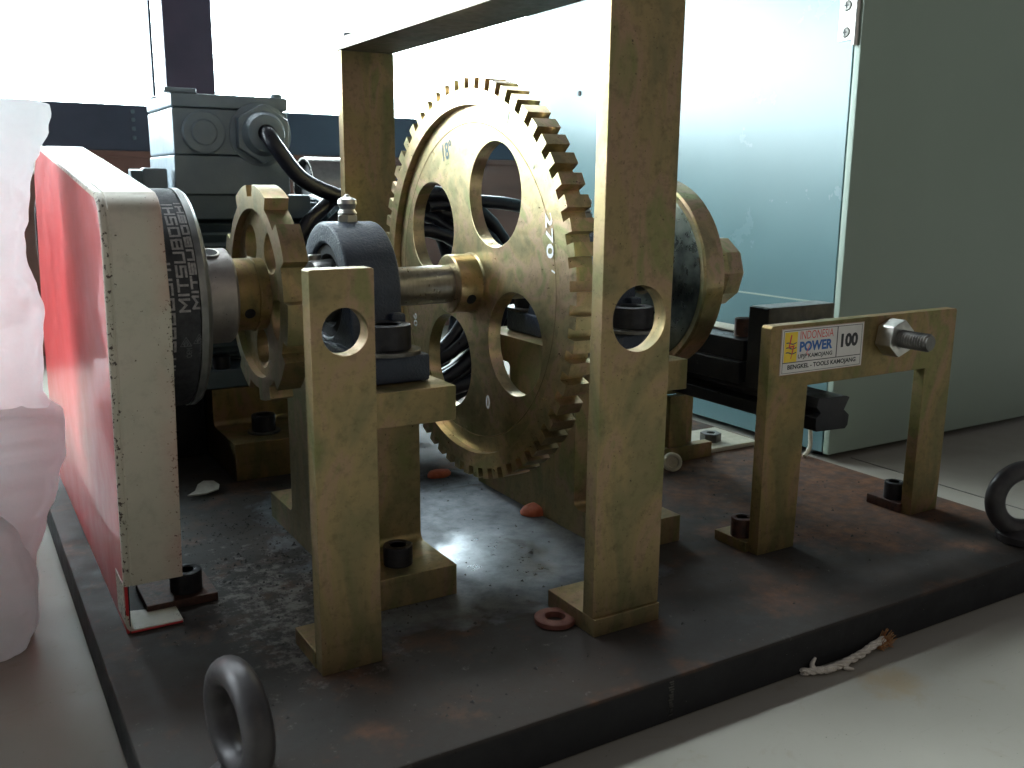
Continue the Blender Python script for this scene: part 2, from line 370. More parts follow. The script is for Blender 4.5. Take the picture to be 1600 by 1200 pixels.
def spline(ctrl, n=60, closed=False):
    P = [Vector(p) for p in ctrl]; out = []; k = len(P)
    segs = k if closed else k-1
    for i in range(segs):
        g = lambda j: P[j % k] if closed else P[max(0, min(k-1, j))]
        p0, p1, p2, p3 = g(i-1), g(i), g(i+1), g(i+2); q = max(2, n//segs)
        for t in [j/q for j in range(q)]:
            out.append(.5*((2*p1)+(p2-p0)*t+(2*p0-5*p1+4*p2-p3)*t*t+(3*p1-p0-3*p2+p3)*t**3))
    if not closed: out.append(P[-1])
    return out

def text_bm(txt, fit_w, fit_h, depth=0, bold=0, res=3):
    """flat lettering, lower-left at 0,0, scaled to fit_w x fit_h, in the (x, y) plane"""
    cu = bpy.data.curves.new('t', 'FONT'); cu.body = txt; cu.size = 1; cu.offset = bold; cu.resolution_u = res
    o = bpy.data.objects.new('t', cu); col.objects.link(o)
    dg = bpy.context.evaluated_depsgraph_get(); me = bpy.data.meshes.new_from_object(o.evaluated_get(dg))
    bm = new(); bm.from_mesh(me); bpy.data.objects.remove(o); bpy.data.curves.remove(cu); bpy.data.meshes.remove(me)
    xs = [v.co.x for v in bm.verts]; ys = [v.co.y for v in bm.verts]
    x0, x1, y0, y1 = min(xs), max(xs), min(ys), max(ys)
    for v in bm.verts: v.co = Vector(((v.co.x-x0)/(x1-x0)*fit_w, (v.co.y-y0)/(y1-y0)*fit_h, 0))
    return bm
def place(bm, fn):
    for v in bm.verts: v.co = Vector(fn(v.co.x, v.co.y))
    return bm
def stroke_bm(pts, wd):
    """pen stroke in the (u, v) plane"""
    bm = new(); P = [Vector((p[0], p[1], 0)) for p in pts]; L = []
    for i, p in enumerate(P):
        d = (P[min(i+1, len(P)-1)]-P[max(i-1, 0)]).normalized(); n = Vector((-d.y, d.x, 0))*wd/2
        L.append((bm.verts.new(p+n), bm.verts.new(p-n)))
    for a, b_ in zip(L, L[1:]): bm.faces.new((a[0], a[1], b_[1], b_[0]))
    return bm

GL = {'M': [((0, 0), (0, 1)), ((0, 1), (.4, .35)), ((.4, .35), (.8, 1)), ((.8, 1), (.8, 0))], 'I': [((.1, 0), (.1, 1))],
      'T': [((0, 1), (.8, 1)), ((.4, 1), (.4, 0))], 'S': [((0, 0), (.7, 0)), ((.7, 0), (.7, .5)), ((.7, .5), (0, .5)), ((0, .5), (0, 1)), ((0, 1), (.75, 1))],
      'U': [((0, 1), (0, 0)), ((0, 0), (.7, 0)), ((.7, 0), (.7, 1))], 'B': [((0, 0), (0, 1)), ((0, 0), (.7, 0)), ((.7, 0), (.7, .45)), ((.62, .5), (0, .5)), ((.66, .55), (.66, 1)), ((.66, 1), (0, 1))],
      'O': [((0, 0), (.7, 0)), ((.7, 0), (.7, 1)), ((.7, 1), (0, 1)), ((0, 1), (0, 0))], 'H': [((0, 0), (0, 1)), ((.7, 0), (.7, 1)), ((0, .5), (.7, .5))]}
def block_text(txt, W, H, th):
    bm = new(); adv = sum((.36 if c == 'I' else 1.02) for c in txt); k = W/adv; x = 0
    for c in txt:
        for (a, b_) in GL[c]:
            p, q = Vector((x+a[0]*k, a[1]*(H-th)+th/2, 0)), Vector((x+b_[0]*k, b_[1]*(H-th)+th/2, 0)); d = (q-p).normalized(); n = Vector((-d.y, d.x, 0))*th/2
            p -= d*th*.45; q += d*th*.45
            bm.faces.new([bm.verts.new(v) for v in (p+n, q+n, q-n, p-n)])
        x += k*(.36 if c == 'I' else 1.02)
    return bm
def hexhead_socket(parent, name, c, r, z0, h, mt, washer=None):
    """socket cap screw standing on z0"""
    bm = new(); x, y = c
    lathe(bm, [(z0, r*.97), (z0+1, r), (z0+h-1.6, r), (z0+h-.5, r*.97), (z0+h, r*.9), (z0+h, r*.60), (z0+h-.8, r*.56)], 'z', c, 40)
    hx = [(x+r*.56*cos(a), y+r*.56*sin(a)) for a in [pi/3*i+.3 for i in range(6)]]
    s = new(); t = [s.verts.new((p[0], p[1], z0+h-.8)) for p in hx]; b_ = [s.verts.new((p[0], p[1], z0+h*.45)) for p in hx]
    for i in range(6): s.faces.new((t[i], t[(i+1) % 6], b_[(i+1) % 6], b_[i]))
    s.faces.new(b_)
    ci = [s.verts.new((x+r*.56*cos(2*pi*i/42), y+r*.56*sin(2*pi*i/42), z0+h-.8)) for i in range(42)]
    es = [s.edges.new((ci[i], ci[(i+1) % 42])) for i in range(42)]+[s.edges.get((t[i], t[(i+1) % 6])) for i in range(6)]
    bmesh.ops.triangle_fill(s, edges=es, use_beauty=True); merge(bm, s)
    o = obj(name, bm, mt, parent)
    if washer:
        wb = new(); extr(wb, circ(x, y, washer, 40), [circ(x, y, washer*.5, 24)], 'z', z0-washer*.13, z0, .4)
        obj('washer', wb, M['dark_steel'] if washer < 40 else mt, o)
    return o
def hexprism(bm, axis, c, r, a0, a1, rot=0, cham=1.5, bore=None):
    h = circ(c[0], c[1], r, 6, rot)
    extr(bm, h, [circ(c[0], c[1], bore, 24)] if bore else [], axis, a0, a1, cham*.5, 2); return bm
def thread(bm, axis, c, r, a0, a1, pitch=3.2):
    prof = [(a0, 0), (a0, r*.82)]; a = a0+1.2
    while a < a1-.5: prof += [(a, r*.84), (a+pitch*.45, r), (a+pitch*.55, r)]; a += pitch
    prof += [(a1, r*.84), (a1, 0)]
    lathe(bm, prof, axis, c, 32)

YC, ZC = 891, 278       # shaft centre line

# ------------------------------------------------------------ setting
bm = new(); box(bm, -2600, 4200, -900, 2560, -80, -40, 1)
tb = obj('tabletop', bm, M['table'], kind='structure')
g = new(); box(g, 1211, 1213.5, 300, 960, -40.5, -39.6, 0); obj('groove', g, M['dark_steel'], tb)

# window wall
bm = new(); box(bm, -2600, 4200, 2600, 2660, -80, 452, 0); wl = obj('wall', bm, M['wood'], kind='structure')
s = new(); box(s, -2600, 4200, 2590, 2600, 445, 460, 1.5); obj('batten', s, M['wood'], wl)
s = new(); box(s, -2600, 4200, 2597, 2660, 1130, 2600, 0); obj('upper_wall', s, M['wood'], wl)
for a, b_ in ((-2600, -1900), (1950, 4200)):
    s = new(); box(s, a, b_, 2597, 2660, 573, 1130, 0); obj('side_wall', s, M['wood'], wl)
s = new(); extr(s, [(-8000, -400), (9000, -400), (9000, 5000), (-8000, 5000)], [], 'y', 3900, 3910); obj('sky', s, M['sky'], kind='structure', smooth=0)
win = thing('window', 'wide dark framed window filled with white daylight behind the whole machine', 'window', (900, 2620, 460))
s = new(); box(s, -2600, 4200, 2598, 2650, 460, 573, 2); obj('sill', s, M['frame'], win)
s = new(); box(s, 532, 655, 2600, 2650, 573, 1130, 2); obj('mullion', s, M['mullion'], win)
s = new(); box(s, 500, 508, 2612, 2640, 598, 1130, 1); obj('sash_bar', s, M['frame'], win)
for a, b_ in ((-1900, 500), (508, 532), (655, 1950)):
    s = new(); box(s, a, b_, 2628, 2631, 573, 1130, 0); obj('pane', s, M['glass'], win, smooth=0)
for i, zz in enumerate((488, 510, 532, 552)):
    s = new(); box(s, 441, 449, 2592, 2598, zz, zz+9, 1.5); obj('hinge_knuckle', s, M['motor_dark'], win)

# ------------------------------------------------------------ base plate
bp = thing('base_plate', 'thick dark steel base plate, rusty and dusty, carrying the whole machine', 'steel plate', (79, 519, -40))
s = new(); box(s, 79, 1052, 519, 1640, -39.5, 0, 2.0)
slab = obj('slab', s, M['plate'], bp)
# the slab material is laid out in plate coordinates: shift its own origin to the world origin
slab.location = -Vector((79, 519, -40))*U
for v in slab.data.vertices: v.co += Vector((79, 519, -40))*U
s = new()
rg = random.Random(3)
for i in range(14):
    z = -4-i*2.2; box(s, 462+rg.uniform(-1.5, 1.5), 464.5+rg.uniform(0, 1.5), 518.4, 519, z-rg.uniform(.6, 1.8), z, 0)
obj('scratch_mark', s, M['dark_steel'], bp)
# loose grit on the plate: nobody could count it
s = new(); rg = random.Random(11)
for i in range(1500):
    if rg.random() < .6: x, y = rg.gauss(260, 60), rg.gauss(900, 130)
    else: x, y = rg.uniform(110, 1020), rg.uniform(560, 1250)
    if not (90 < x < 1040 and 530 < y < 1500): continue
    r = .5+abs(rg.gauss(0, .9)); q = rg.random()*6
    t = [s.verts.new((x+r*cos(q+k*2.1)*rg.uniform(.7, 1.2), y+r*sin(q+k*2.1), .1)) for k in range(3)]
    tp = s.verts.new((x, y, .2+r*.8))
    for k in range(3): s.faces.new((t[k], t[(k+1) % 3], tp))
obj('grit', s, M['grit'], kind='stuff', label='fine dark grit scattered over the steel base plate', cat='grit')

# ------------------------------------------------------------ pillow supports (I-shaped machined blocks)
def support(x0, label):
    x1 = x0+88
    t = thing('bearing_stand', label, 'stand', (x0, 742, 0), 'machined stands under the shaft bearings')
    y0, y1, w0, w1 = 742, 1040, 820, 962
    def arc(cx, cy, r, a, b, n=5): return [(cx+r*cos(radians(a+(b-a)*i/n)), cy+r*sin(radians(a+(b-a)*i/n))) for i in range(n+1)]
    P = [(y0, 0), (y0, 30)]+arc(w0-8, 38, 8, 270, 360)+arc(w0-6, 165, 6, 0, 90)+[(y0, 171), (y0, 203), (y1, 203), (y1, 171)]+arc(w1+6, 165, 6, 90, 180)+arc(w1+8, 38, 8, 180, 270)+[(y1, 30), (y1, 0)]
    s = new(); extr(s, P, [], 'x', x0, x1, .9, 2); obj('block', s, M['zinc'], t)
    hexhead_socket(t, 'bolt', (x0+41, 772), 14, 30, 19, M['oxide'])
    hexhead_socket(t, 'bolt', (x0+41, 1008), 14, 30, 19, M['oxide'])
    return t
support(300, 'gold stand under the left blue bearing, behind the short post')
support(576, 'gold stand under the right blue bearing, behind the tall gantry post')

def pillow(x0, label):
    t = thing('pillow_block', label, 'bearing', (x0+30, YC, 203), 'blue cast bearings on the shaft')
    s = new(); box(s, x0, x0+61, 771, 1011, 203.3, 229, 3.5); base = obj('base', s, M['blue'], t)
    s = new(); r = 67; P = []
    hw = 80
    dome = [(YC+r*cos(radians(a)), ZC+r*sin(radians(a))) for a in range(-8, 189, 7)]
    P = [(YC-hw, 226), (YC+hw, 226), (YC+r+3, 246)]+dome+[(YC-r-3, 246)]
    extr(s, P, [circ(YC, ZC, 46, 48)], 'x', x0+4, x0+57, 3.2, 3)
    hs = obj('housing', s, M['blue'], t)
    # side pocket cheeks
    for sg in (-1, 1):
        s = new(); ys = sorted((YC+sg*69, YC+sg*81)); box(s, x0+40, x0+55, ys[0], ys[1], 228, 262, 3); obj('rib', s, M['blue'], hs)
    s = new(); lathe(s, [(x0+8, 46), (x0+8, 36), (x0+16, 34), (x0+16, 30)], 'x', (YC, ZC), 48)
    lathe(s, [(x0+53, 46), (x0+53, 36), (x0+45, 34), (x0+45, 30)], 'x', (YC, ZC), 48); obj('seal', s, M['dark'], t)
    s = new(); lathe(s, [(x0-10, 21), (x0-10, 28.5), (x0-8, 30), (x0+20, 31)], 'x', (YC, ZC), 48)
    lathe(s, [(x0+45, 30), (x0+58, 29), (x0+58, 21)], 'x', (YC, ZC), 48); rg_ = obj('inner_ring', s, M['steel'], t)
    s = new(); lathe(s, [(28+ZC, 6.2), (34+ZC, 6.2), (35+ZC, 5.4), (35+ZC, 3), (31+ZC, 3), (31+ZC, 0)], 'z', (x0-3, YC+6), 20); obj('set_screw', s, M['bright_steel'], rg_)
    s = new(); hexprism(s, 'z', (x0+30, YC), 10.5, 344, 351, .2)
    lathe(s, [(351, 8), (353, 9.5), (356.5, 7.2), (358, 7.4), (362, 9.6), (366, 9.0), (367, 7.4), (369, 3), (370.5, 2.4), (371, 0)], 'z', (x0+30, YC), 24)
    obj('grease_nipple', s, M['bright_steel'], t)
    for yy in (790, 992): hexhead_socket(t, 'bolt', (x0+26, yy), 22, 233.4, 23, M['oxide'], 31)
    return t
pillow(316, 'blue bearing housing with bright nipple, left of the big gear')
pillow(600, 'blue bearing housing mostly hidden behind the tall gantry post')

# ------------------------------------------------------------ shaft and rotating parts
def fshaft():
    s = new(); lathe(s, [(120, 0), (120, 18), (122, 20), (838, 20), (840, 18.5), (840, 0)], 'x', (YC, ZC), 64)
    obj('drive_shaft', s, M['steel'], org=(480, YC, ZC), label='bare steel shaft running through both bearings and the big gear', cat='shaft')
fshaft()
# big toothed wheel
def gear():
    t = thing('gear_wheel', 'big gold toothed wheel with four round holes and pen marks', 'gear', (484, YC, ZC))
    n = 60; ro, ri = 211, 200; P = []
    for i in range(n):
        a = 2*pi*i/n+.03; ht = .059; hg = .0295   # half pitch .0524
        gt, gi = 4.9/ro, 4.9/ri
        P += [(YC+ri*cos(a-gi), ZC+ri*sin(a-gi)), (YC+ri*cos(a+gi), ZC+ri*sin(a+gi))]
        b0, b1 = a+gt, a+2*pi/n-gt
        P += [(YC+ro*cos(b0+(b1-b0)*k/2), ZC+ro*sin(b0+(b1-b0)*k/2)) for k in range(3)]
    s = new(); extr(s, P, [circ(YC, ZC, 184, 120)], 'x', 476, 502)
    lathe(s, [(476.2, 184), (484.5, 183.2)], 'x', (YC, ZC), 120)
    obj('toothed_rim', s, M['zinc_gear'], t, smooth=28)
    holes = [circ(YC+106*cos(radians(a)), ZC+106*sin(radians(a)), 52.5, 64) for a in (30.5, 118, 210.5, 299)]
    s = new(); extr(s, circ(YC, ZC, 184.5, 120), holes+[circ(YC, ZC, 20, 40)], 'x', 484, 499, .7, 2)
    obj('web', s, M['zinc_gear'], t)
    s = new(); lathe(s, [(456, 20), (456, 29.5), (457.2, 31), (482.5, 31), (484, 33)], 'x', (YC, ZC), 64)
    lathe(s, [(499, 31), (520, 31), (521, 30), (521, 20)], 'x', (YC, ZC), 64); hb = obj('hub', s, M['zinc_gear'], t)
    a = radians(207); s = new(); p = Vector((470, YC+31*cos(a), ZC+31*sin(a)))
    d = Vector((0, cos(a), sin(a)))
    tube(s, [p-d*5, p+d*.3], 5.5, 20); obj('set_screw', s, M['dark'], hb)
    # hand-written angles
    def wr(txt, y, z, w_, h, rot, mt, x=483.6):
        b_ = text_bm(txt, w_, h, bold=.02); c_, s_ = cos(radians(rot)), sin(radians(rot))
        place(b_, lambda u, v: (x, YC+y-(u*c_-v*s_), ZC+z+(u*s_+v*c_))); obj('pen_mark', b_, mt, t, smooth=0)
    wr('18°', 62, 128, 22, 20, 12, M['pen_dark'])
    wr('270', -146, 78, 42, 12, -84, M['pen_white'], 483.2)
    wr('0', -35, -131, 8, 15, 0, M['pen_white'])
    wr('90', 146, -50, 16, 10, -80, M['pen_white'])
    for (u0, v0, u1, v1) in ((-153, -97, -161, -108), (-92, 172, -89, 160), (-170, 46, -178, 44), (-158, 26, -164, 24), (-128, 128, -124, 118)):
        b_ = stroke_bm([(u0, v0), (u1, v1)], 1.8)
        x = 475.7 if math.hypot(u0, v0) > 184 else 483.6
        place(b_, lambda u, v: (x, YC+u, ZC+v)); obj('pen_mark', b_, M['pen_white'] if v0 < 100 else M['pen_dark'], t, smooth=0)
    for i in range(1):
        s = new(); R_ = 166; lathe(s, [(483.75, R_), (483.55, R_+.5), (483.75, R_+1)], 'x', (YC, ZC), 120); obj('scribed_ring', s, M['zinc_dull'], t)
gear()
# small notched wheel
def notched():
    t = thing('notched_wheel', 'small gold notched wheel between the grey pulley hub and blue bearing', 'gear', (251, YC, ZC))
    T = [(-149, -126), (-112, -92), (-72, -52), (-30, -9), (10, 31), (62, 84), (95, 118), (138, 159), (180, 201)]
    P = []
    for i, (a, b_) in enumerate(T):
        for k in range(5):
            q = radians(a+(b_-a)*k/4); P.append((YC+102*cos(q), ZC+102*sin(q)))
        nx = T[(i+1) % len(T)][0]+(360 if i == len(T)-1 else 0)
        for k in range(5):
            q = radians(b_+1+(nx-1-b_-1)*k/4); P.append((YC+91*cos(q), ZC+91*sin(q)))
    s = new(); extr(s, P, [circ(YC, ZC, 80, 64)], 'x', 250, 272); obj('notched_rim', s, M['zinc'], t, smooth=25)
    holes = [circ(YC+53*cos(radians(a)), ZC+53*sin(radians(a)), 19, 40) for a in (58, 130, 202, 274, 346)]
    s = new(); extr(s, circ(YC, ZC, 80.5, 64), holes+[circ(YC, ZC, 20, 40)], 'x', 257, 269, .6, 1); obj('web', s, M['zinc'], t)
    s = new(); lathe(s, [(226.5, 20), (226.5, 33), (228, 34), (246, 34), (246.5, 35.5), (248, 35.5), (248.5, 34), (257, 34)], 'x', (YC, ZC), 64)
    lathe(s, [(269, 30), (284, 30), (285, 20)], 'x', (YC, ZC), 48)
    hb = obj('hub', s, M['zinc_dull'], t)
    a = radians(205); s = new(); d = Vector((0, cos(a), sin(a))); p = Vector((237, YC, ZC))+d*34
    tube(s, [p-d*5, p+d*.3], 5, 20); obj('set_screw', s, M['dark'], hb)
notched()
def pulley():
    t = thing('belt_pulley', 'grey metal belt pulley with set screw hub beside the cream guard', 'pulley', (178, YC, ZC))
    s = new(); lathe(s, [(112, 20), (112, 92), (178.5, 92), (178.5, 98.5), (184, 98.5), (187, 96), (190, 88), (190, 46)], 'x', (YC, ZC), 96)
    obj('rim', s, M['pulley_rim'], t)
    s = new(); lathe(s, [(189, 44), (223, 44), (225.5, 42), (226, 40), (226, 20)], 'x', (YC, ZC), 64); hb = obj('hub', s, M['grey_hub'], t)
    a = radians(112); d = Vector((0, cos(a), sin(a))); p = Vector((207, YC, ZC))+d*44
    e1 = Vector((1, 0, 0)); e2 = d.cross(e1)
    s = new()
    lo = [s.verts.new(p+d*.7+(e1*cos(q)+e2*sin(q))*8.5) for q in [2*pi*i/28 for i in range(28)]]
    up = [s.verts.new(p+d*1.4+(e1*cos(q)+e2*sin(q))*7.4) for q in [2*pi*i/28 for i in range(28)]]
    iu = [s.verts.new(p+d*1.0+(e1*cos(q)+e2*sin(q))*6.4) for q in [2*pi*i/28 for i in range(28)]]
    for i in range(28):
        j = (i+1) % 28; s.faces.new((lo[i], lo[j], up[j], up[i])); s.faces.new((up[i], up[j], iu[j], iu[i]))
    lo_ = obj('screw_rim', s, M['bright_steel'], hb)
    s = new(); tube(s, [p-d*5, p+d*1.05], 6.5, 24); obj('set_screw', s, M['dark'], hb)
pulley()
def belt():
    R = 97.5; my, mz, mr_ = 1405, 300, 60
    path = []
    # tangent loop round both pulleys
    D = math.hypot(my-YC, mz-ZC); th = math.atan2(mz-ZC, my-YC); al = math.acos((R-mr_)/D)
    for i in range(49): q = th+al+(2*pi-2*al)*i/48; path.append((YC+R*cos(q), ZC+R*sin(q), cos(q), sin(q)))
    for i in range(33): q = th-al+(2*al)*i/32; path.append((my+mr_*cos(q), mz+mr_*sin(q), cos(q), sin(q)))
    s = new(); n = len(path); rows = []
    for y, z, ny, nz in path:
        sec = [(112, 0)]+[(112+6*k+dx, -dr) for k in range(11) for dx, dr in ((0, 5), (2, 5), (3, 0), (5, 0))]+[(178, 0)]
        o_ = [(113, 0), (120, .6), (170, .6), (177.4, 0), (177.9, -1.6), (177.9, -6), (113, -6)]
        rows.append([s.verts.new((x, y+ny*d_, z+nz*d_)) for x, d_ in o_])
    for i in range(n):
        a, b_ = rows[i], rows[(i+1) % n]
        for k in range(7): s.faces.new((a[k], a[(k+1) % 7], b_[(k+1) % 7], b_[k]))
    bmesh.ops.recalc_face_normals(s, faces=s.faces)
    t = thing('drive_belt', 'black rubber drive belt with pale MITSUBOSHI lettering beside the cream guard', 'belt', (150, YC, ZC))
    obj('belt_loop', s, M['rubber'], t)
    def cyl(x, sarc, rr=R+.75):   # sarc: arc length upward from the mid-height front point
        q = pi-sarc/R; return (x, YC+rr*cos(q), ZC+rr*sin(q))
    for x0, off in ((160.8, 18), (171.4, 20), (148.5, -44)):
        b_ = block_text('MITSUBOSHI', 104, 9.2 if x0 < 170 else 6.4, 1.9)
        bmesh.ops.subdivide_edges(b_, edges=[e for e in b_.edges if e.calc_length() > 4], cuts=2)
        place(b_, lambda u, v: cyl(x0+(9.2 if x0 < 170 else 6.4)-v, -18+off+u)); obj('lettering', b_, M['print'], t, smooth=0)
        if x0 > 155:
            tri = [(0, 0), (9, 4.5), (0, 9), (0, 0)]
            for tr in ([(-34, 0), (-26, 4.5), (-34, 9), (-34, 0)], [(-32.5, 2.4), (-28.5, 4.5), (-32.5, 6.6)], [(-34, 3), (-30, 4.5), (-34, 6)]):
                b_ = stroke_bm(tr, .9); place(b_, lambda u, v: cyl(x0+9-v, u+off-14)); obj('logo_stroke', b_, M['print_dim'], t, smooth=0)
            b_ = text_bm('OEM', 9, 4.5); place(b_, lambda u, v: cyl(x0+9.5-v, -59+off+u)); obj('small_print', b_, M['print_dim'], t, smooth=0)
belt()
def disc():
    t = thing('flywheel_disc', 'thick gold disc at the far end of the shaft, by the cabinet', 'disc', (730, YC, ZC))
    s = new(); lathe(s, [(718, 20), (718, 103), (716.5, 110), (718, 113), (744, 113), (746, 111), (746, 20)], 'x', (YC, ZC), 128); obj('disc_body', s, M['zinc_gear'], t)
    s = new(); lathe(s, [(717.2, 24), (716.6, 101), (717.6, 103)], 'x', (YC, ZC), 96); obj('face_plate', s, M['face'], t)
    s = new(); lathe(s, [(746, 31), (800, 31), (818, 33)], 'x', (YC, ZC), 64); obj('neck', s, M['zinc_gear'], t)
    s = new(); lathe(s, [(814, 24), (814, 38), (820, 43), (842, 43), (846, 40), (846, 20)], 'x', (YC, ZC), 10); obj('end_collar', s, M['zinc_gear'], t, smooth=25)
M['face'] = mat('smoky_steel_face', [(.3, (.06, .07, .065)), (.5, (.20, .22, .19)), (.7, (.34, .36, .30))], 40, (.22, .38), .9, 2, .1, .2)
disc()

# ------------------------------------------------------------ belt guard
def guard():
    t = thing('belt_guard', 'belt cover with glossy red side and chipped cream front edge', 'guard', (104, 811, 0))
    def lean(z): return 811-39*min(z, 335)/335
    front = [(lean(z), z) for z in (0, 60, 120, 180, 240, 300, 335)]+[(773.5, 350), (777, 361), (785, 368), (795, 372)]
    top = [(900, 384.5), (1040, 401), (1190, 418), (1230, 416), (1290, 392)]
    side = front+top+[(1370, 200), (1393, 0)]
    s = new(); extr(s, side, [], 'x', 104, 106.5, .5, 2); obj('side_panel', s, M['red'], t)
    s = new(); extr(s, [(y+.3 if y < 900 else y-2, z-1.5 if z > 10 else z+.3) for y, z in side], [], 'x', 106.6, 107.4); obj('inner_shade_sheet', s, M['dark'], t)  # dark sheet added so the hollow inside of the guard looks shaded
    # cream edging strip that follows the front and the top
    path = [(lean(z), z) for z in (46, 100, 160, 220, 280, 335)]+[(773.5, 350), (777, 361), (785, 368), (795, 372)]+top
    s = new(); rows = []
    n = len(path)
    for i, (y, z) in enumerate(path):
        a, b_ = path[max(i-1, 0)], path[min(i+1, n-1)]; d = Vector((b_[0]-a[0], b_[1]-a[1])).normalized(); nn = Vector((-d.y, d.x))
        xr = 151.5 if z < 300 else 148.5
        sec = [(103.4, -3), (103.4, .6), (104.4, 1.5), (107.5, 1.7), (108.4, .9), (109.4, .9), (110.2, 1.8), (xr-1, 1.8), (xr, 1.2), (xr, -.6), (xr-1, -1), (107, -1)]
        rows.append([s.verts.new((x, y+nn.x*k, z+nn.y*k)) for x, k in sec])
    m_ = len(rows[0])
    for a, b_ in zip(rows, rows[1:]):
        for k in range(m_): s.faces.new((a[k], a[(k+1) % m_], b_[(k+1) % m_], b_[k]))
    s.faces.new(rows[0]); s.faces.new(rows[-1][::-1])
    bmesh.ops.recalc_face_normals(s, faces=s.faces); ed = obj('edge_strip', s, M['cream'], t)
    # bent foot at the bottom: upturned corner and a flange on the plate
    s = new(); ft = [(103.4, 46), (103.4, 8)]+[(111.4-8*cos(radians(q)), 9-8*sin(radians(q))) for q in (0, 22, 45, 67, 90)]+[(150.5, 1)]
    inn = [(150.5, 3.2)]+[(111.4-5.4*cos(radians(q)), 9-5.6*sin(radians(q))) for q in (90, 67, 45, 22, 0)]+[(106, 46)]
    P = ft+inn; rows = [[s.verts.new((x, y, z)) for x, z in P] for y in (809, 811, 852)]
    for v in rows[2]:
        v.co.y = 840+max(0, 112-v.co.x)*1.2 if v.co.x > 112 else 850
    k = len(P)
    for a, b_ in zip(rows, rows[1:]):
        for i in range(k): s.faces.new((a[i], a[(i+1) % k], b_[(i+1) % k], b_[i]))
    for a in (rows[0], rows[-1]):
        for i in range(len(ft)-1): s.faces.new((a[i], a[i+1], a[k-2-i], a[k-1-i])) if i+1 < k-2-i else None
    bmesh.ops.recalc_face_normals(s, faces=s.faces); fo = obj('foot_flange', s, M['cream'], t)
    s = new(); box(s, 107, 150, 808.2, 809, .9, 2.6, .3); obj('red_lip', s, M['red'], fo)
    # clamp plate bolted beside the guard
    s = new(); box(s, 126, 189, 840, 900, 0.2, 8.5, 1.2); c = obj('clamp_plate', s, M['oxide_rust'], t)
    hexhead_socket(c, 'bolt', (165, 861), 14.5, 8.5, 20, M['oxide'])
guard()

# ------------------------------------------------------------ short post, gantry, portal bracket
def short_post():
    t = thing('short_post', 'short gold flat post with one round hole near its top', 'post', (224, 657, 0))
    s = new(); extr(s, [(224, .2), (275, .2), (275, 319), (273.5, 320), (225.5, 320), (224, 319)], [circ(251, 273, 18, 48)], 'y', 657, 673, 1.0, 2)
    obj('upright', s, M['zinc'], t)
    s = new(); box(s, 223.4, 274.6, 671, 722, .1, 15, 1); obj('foot', s, M['zinc_dull'], t)
short_post()
def gantry():
    t = thing('gantry_frame', 'tall gold inverted U frame straddling the big gear', 'frame', (448, 603, 0))
    s = new(); extr(s, [(448, 16.6), (520, 16.6), (523, 545), (450, 545)], [circ(488, 274, 27.5, 64)], 'y', 606, 621, .9, 2); obj('upright', s, M['zinc'], t, label='near upright with round hole')
    s = new(); box(s, 448, 519.5, 603, 676, .1, 16.6, .9); f1 = obj('foot', s, M['zinc'], t)
    s = new(); box(s, 448, 519, 1160, 1175, 16.6, 544, .9); obj('upright', s, M['zinc'], t)
    s = new(); box(s, 448, 519.5, 1120, 1178, .1, 16.6, .9); obj('foot', s, M['zinc'], t)
    s = new(); box(s, 447.6, 519.6, 604, 1177, 544.5, 559, .9); cb = obj('crossbar', s, M['zinc_shaded'], t)
    for yy in (1167, 613):
        s = new(); hexprism(s, 'z', (462, yy), 8, 559, 566); obj('bolt_head', s, M['oxide'], cb)
    hexhead_socket(f1, 'bolt', (484, 652), 10, 16.6, 12, M['oxide'])
gantry()
